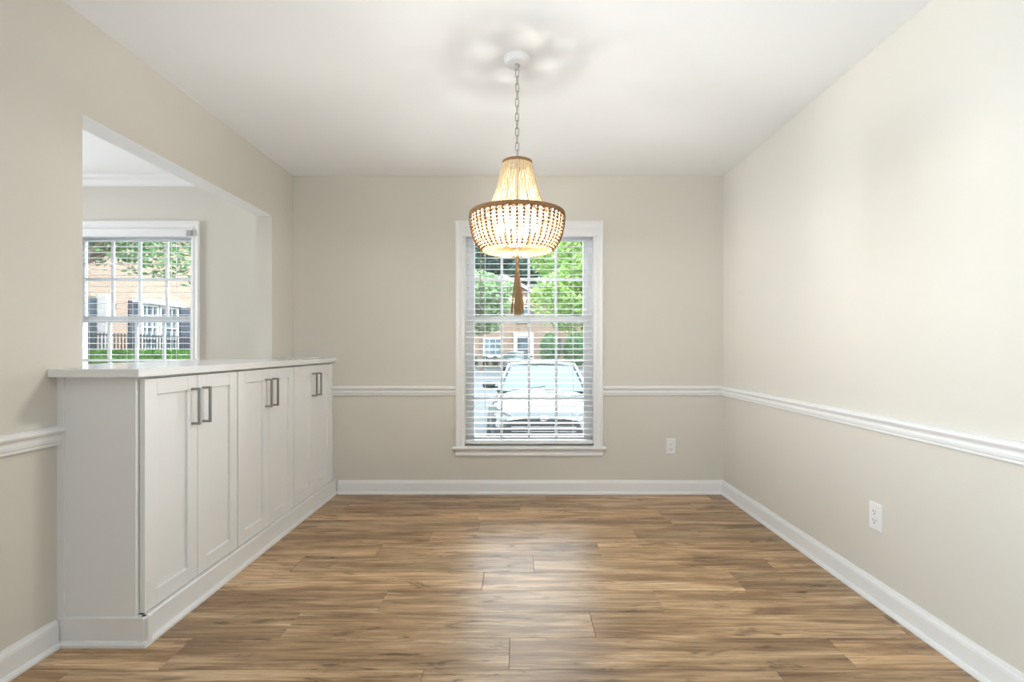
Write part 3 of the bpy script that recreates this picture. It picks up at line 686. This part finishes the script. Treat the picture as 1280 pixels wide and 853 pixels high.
# ------------------------------------------------------------------ parked cars
def car(name, label, loc, rz, paint):
    """x across, y along (front at -y), z up; wheels on z=0"""
    root = empty(name, loc, rz); tag(root, label, 'car', 'cars in the car park')
    # stations along the length: y, half width, top height
    S = [(-2.28, .60, .60), (-2.22, .76, .70), (-2.05, .86, .80), (-1.6, .91, .88), (-1.05, .93, .95), (-.4, .93, .98), (.6, .93, .98), (1.5, .92, .99), (2.0, .88, .99), (2.2, .80, .92), (2.26, .72, .70)]
    sec = lambda w, h: [(0, h), (.35*w, h-.004), (.70*w, h-.02), (.90*w, h-.07), (.99*w, h*.78), (w, h*.62), (.995*w, .42), (.96*w, .28), (.90*w, .20), (0, .20)]
    b = MB(); rows = []
    for y, w, h in S:
        hp = sec(w, h); rows.append([(u, y, v) for u, v in hp]+[(-u, y, v) for u, v in reversed(hp[1:-1])])
    n = len(rows[0]); vs = [p for r_ in rows for p in r_]; fs = [tuple(range(n)), tuple(range((len(S)-1)*n, len(S)*n))]
    for i in range(len(S)-1):
        for k in range(n): fs.append((i*n+k, i*n+(k+1) % n, (i+1)*n+(k+1) % n, (i+1)*n+k))
    b.add(vs, fs, True); body = b.build('body', paint, root)
    body.modifiers.new('s', 'SUBSURF').levels = 1; body.modifiers['s'].render_levels = 1
    # cabin: glass volume with a painted roof and pillars
    R_ = [(-.95, .80, .93), (-.15, .66, 1.38), (.35, .645, 1.44), (1.2, .63, 1.42), (1.75, .60, 1.28), (2.05, .74, .98)]
    # glasshouse
    gl = MB(); base = [(-.98, .79), (-.3, .84), (.6, .85), (1.5, .84), (2.08, .76)]; top = [(-.14, .62), (.1, .655), (.6, .66), (1.15, .645), (1.62, .58)]; tz = [1.375, 1.405, 1.43, 1.42, 1.34]
    vs = []
    for (y, w), (yt, wt_), z_ in zip(base, top, tz): vs += [(-w, y, .93), (w, y, .93), (wt_, yt, z_), (-wt_, yt, z_)]
    fs = [(0, 1, 2, 3), (16, 17, 18, 19)]
    for i in range(4):
        k = i*4; fs += [(k+1, k+5, k+6, k+2), (k, k+3, k+7, k+4), (k+3, k+2, k+6, k+7)]
    gl.add(vs, fs); gl.build('glasshouse', M_carg, root)
    rf = MB(); vs = []
    for (yt, wt_), z_ in zip(top, tz):
        for u in (-1, -.6, 0, .6, 1): vs.append((u*(wt_+.03), yt, z_+.004+.035*(1-u*u)))
    fs = [(i*5+k, i*5+k+1, (i+1)*5+k+1, (i+1)*5+k) for i in range(4) for k in range(4)]
    m_ = len(vs); vs += [(x, y, z-.03) for x, y, z in vs]; fs += [(m_+a_, m_+b_, m_+c_, m_+d_) for a_, b_, c_, d_ in fs[:]]
    for k in range(4): fs += [(k, k+1, m_+k+1, m_+k), (20+k, 21+k, m_+21+k, m_+20+k)]
    for i in range(4): fs += [(i*5, (i+1)*5, m_+(i+1)*5, m_+i*5), (i*5+4, (i+1)*5+4, m_+(i+1)*5+4, m_+i*5+4)]
    rf.add(vs, fs, True).build('roof', paint, root)
    for s in (-1, 1):
        p_ = MB(); p_.tube([(s*.80, -1.0, .93), (s*.73, -.55, 1.17), (s*.645, -.13, 1.385)], .028, 6); p_.tube([(s*.645, -.13, 1.385), (s*.675, .6, 1.435), (s*.60, 1.6, 1.345), (s*.78, 2.05, .96)], .026, 6)
        p_.tube([(s*.86, .5, .95), (s*.675, .58, 1.43)], .03, 6); p_.build('pillar', paint, root)
        p_ = MB(); p_.tube([(s*.775, -1.0, .945), (s*.70, -.55, 1.185), (s*.615, -.15, 1.39)], .012, 6); p_.build('windscreen_seal', M_carb, root)
        mr = MB(); mr.ball((s*1.0, -.72, 1.02), 1, 12, 8, (.12, .06, .085)); mr.box(min(s*.82, s*.95), max(s*.82, s*.95), -.74, -.68, .96, 1.0); mr.build('wing_mirror', M_carb, root)
        hl = MB(); hl.add([(s*.88, -1.93, .79), (s*.905, -1.92, .66), (s*.66, -2.22, .60), (s*.46, -2.285, .60), (s*.52, -2.25, .68), (s*.72, -2.12, .755)] +
                          [(s*.80, -1.8, .77), (s*.80, -1.8, .66), (s*.62, -2.05, .60), (s*.44, -2.1, .60), (s*.5, -2.1, .68), (s*.66, -2.0, .74)],
                          [(0, 1, 2, 3, 4, 5), (6, 7, 8, 9, 10, 11)]+[(i, (i+1) % 6, 6+(i+1) % 6, 6+i) for i in range(6)]); hl.build('headlamp', M_lamp, root)
        tl = MB().box(min(s*.52, s*.86), max(s*.52, s*.86), 2.12, 2.27, .74, .90); tl.build('tail_lamp', M_red, root, bevel=.02)
        for yy in (-1.38, 1.35):
            w_ = MB()
            prof = [(.0, -.11), (.30, -.11), (.325, -.09), (.33, 0), (.325, .09), (.30, .11), (0, .11)]
            w_.lathe(prof, 28); wo_ = w_.build('wheel', M_tyre, root); wo_.rotation_euler = (0, PI/2, 0); wo_.location = (s*.83, yy, .33)
            MB().lathe([(0, .112), (.05, .118), (.20, .112), (.21, .100)], 20, close=False).build('hub_cap', M_chrome, wo_).scale = (1, 1, s)
    gr = MB(); gr.prism([(-.50, .62), (.50, .62), (.56, .55), (.62, .36), (.50, .28), (-.50, .28), (-.62, .36), (-.56, .55)], lambda u, v, t: (u, t, v), -2.30, -2.20); grl = gr.build('grille', M_carb, root, bevel=.01)
    b = MB()
    for z_ in (.36, .43, .50, .57): b.box(-.5, .5, -2.312, -2.298, z_-.007, z_+.007)
    b.build('grille_bars', M_chrome, grl)
    MB().tube([(-.56, -2.30, .60), (-.3, -2.315, .635), (0, -2.318, .64), (.3, -2.315, .635), (.56, -2.30, .60)], .014, 6).build('grille_trim', M_chrome, grl)
    em = MB().lathe([(0, 0), (.05, 0), (.055, .01), (0, .018)], 20).build('emblem', M_chrome, grl); em.location = (0, -2.325, .635); em.rotation_euler = (PI/2, 0, 0); em.scale = (1.25, .85, 1)
    MB().box(-.26, .26, -2.33, -2.30, .29, .34).build('number_plate', M_plast, root)
    b = MB(); b.tube([(-.55, -1.03, .955), (-.1, -.98, 1.0), (.05, -.96, 1.02)], .008, 5).tube([(.05, -1.05, .955), (.45, -.99, .985), (.6, -.97, .99)], .008, 5); b.build('wiper', M_carb, root)
    return root
car('parked_car', 'large car parked head-on outside the centre window, pale sky mirrored in windscreen and bonnet', (.47, 9.75, GZ), math.radians(-2), M_carp)
car('parked_car', 'small silver car parked in front of the brick townhouse, seen from behind', ((647-648)*39/FPX, 39-1.6, GZ), math.radians(180-8), M_silver)
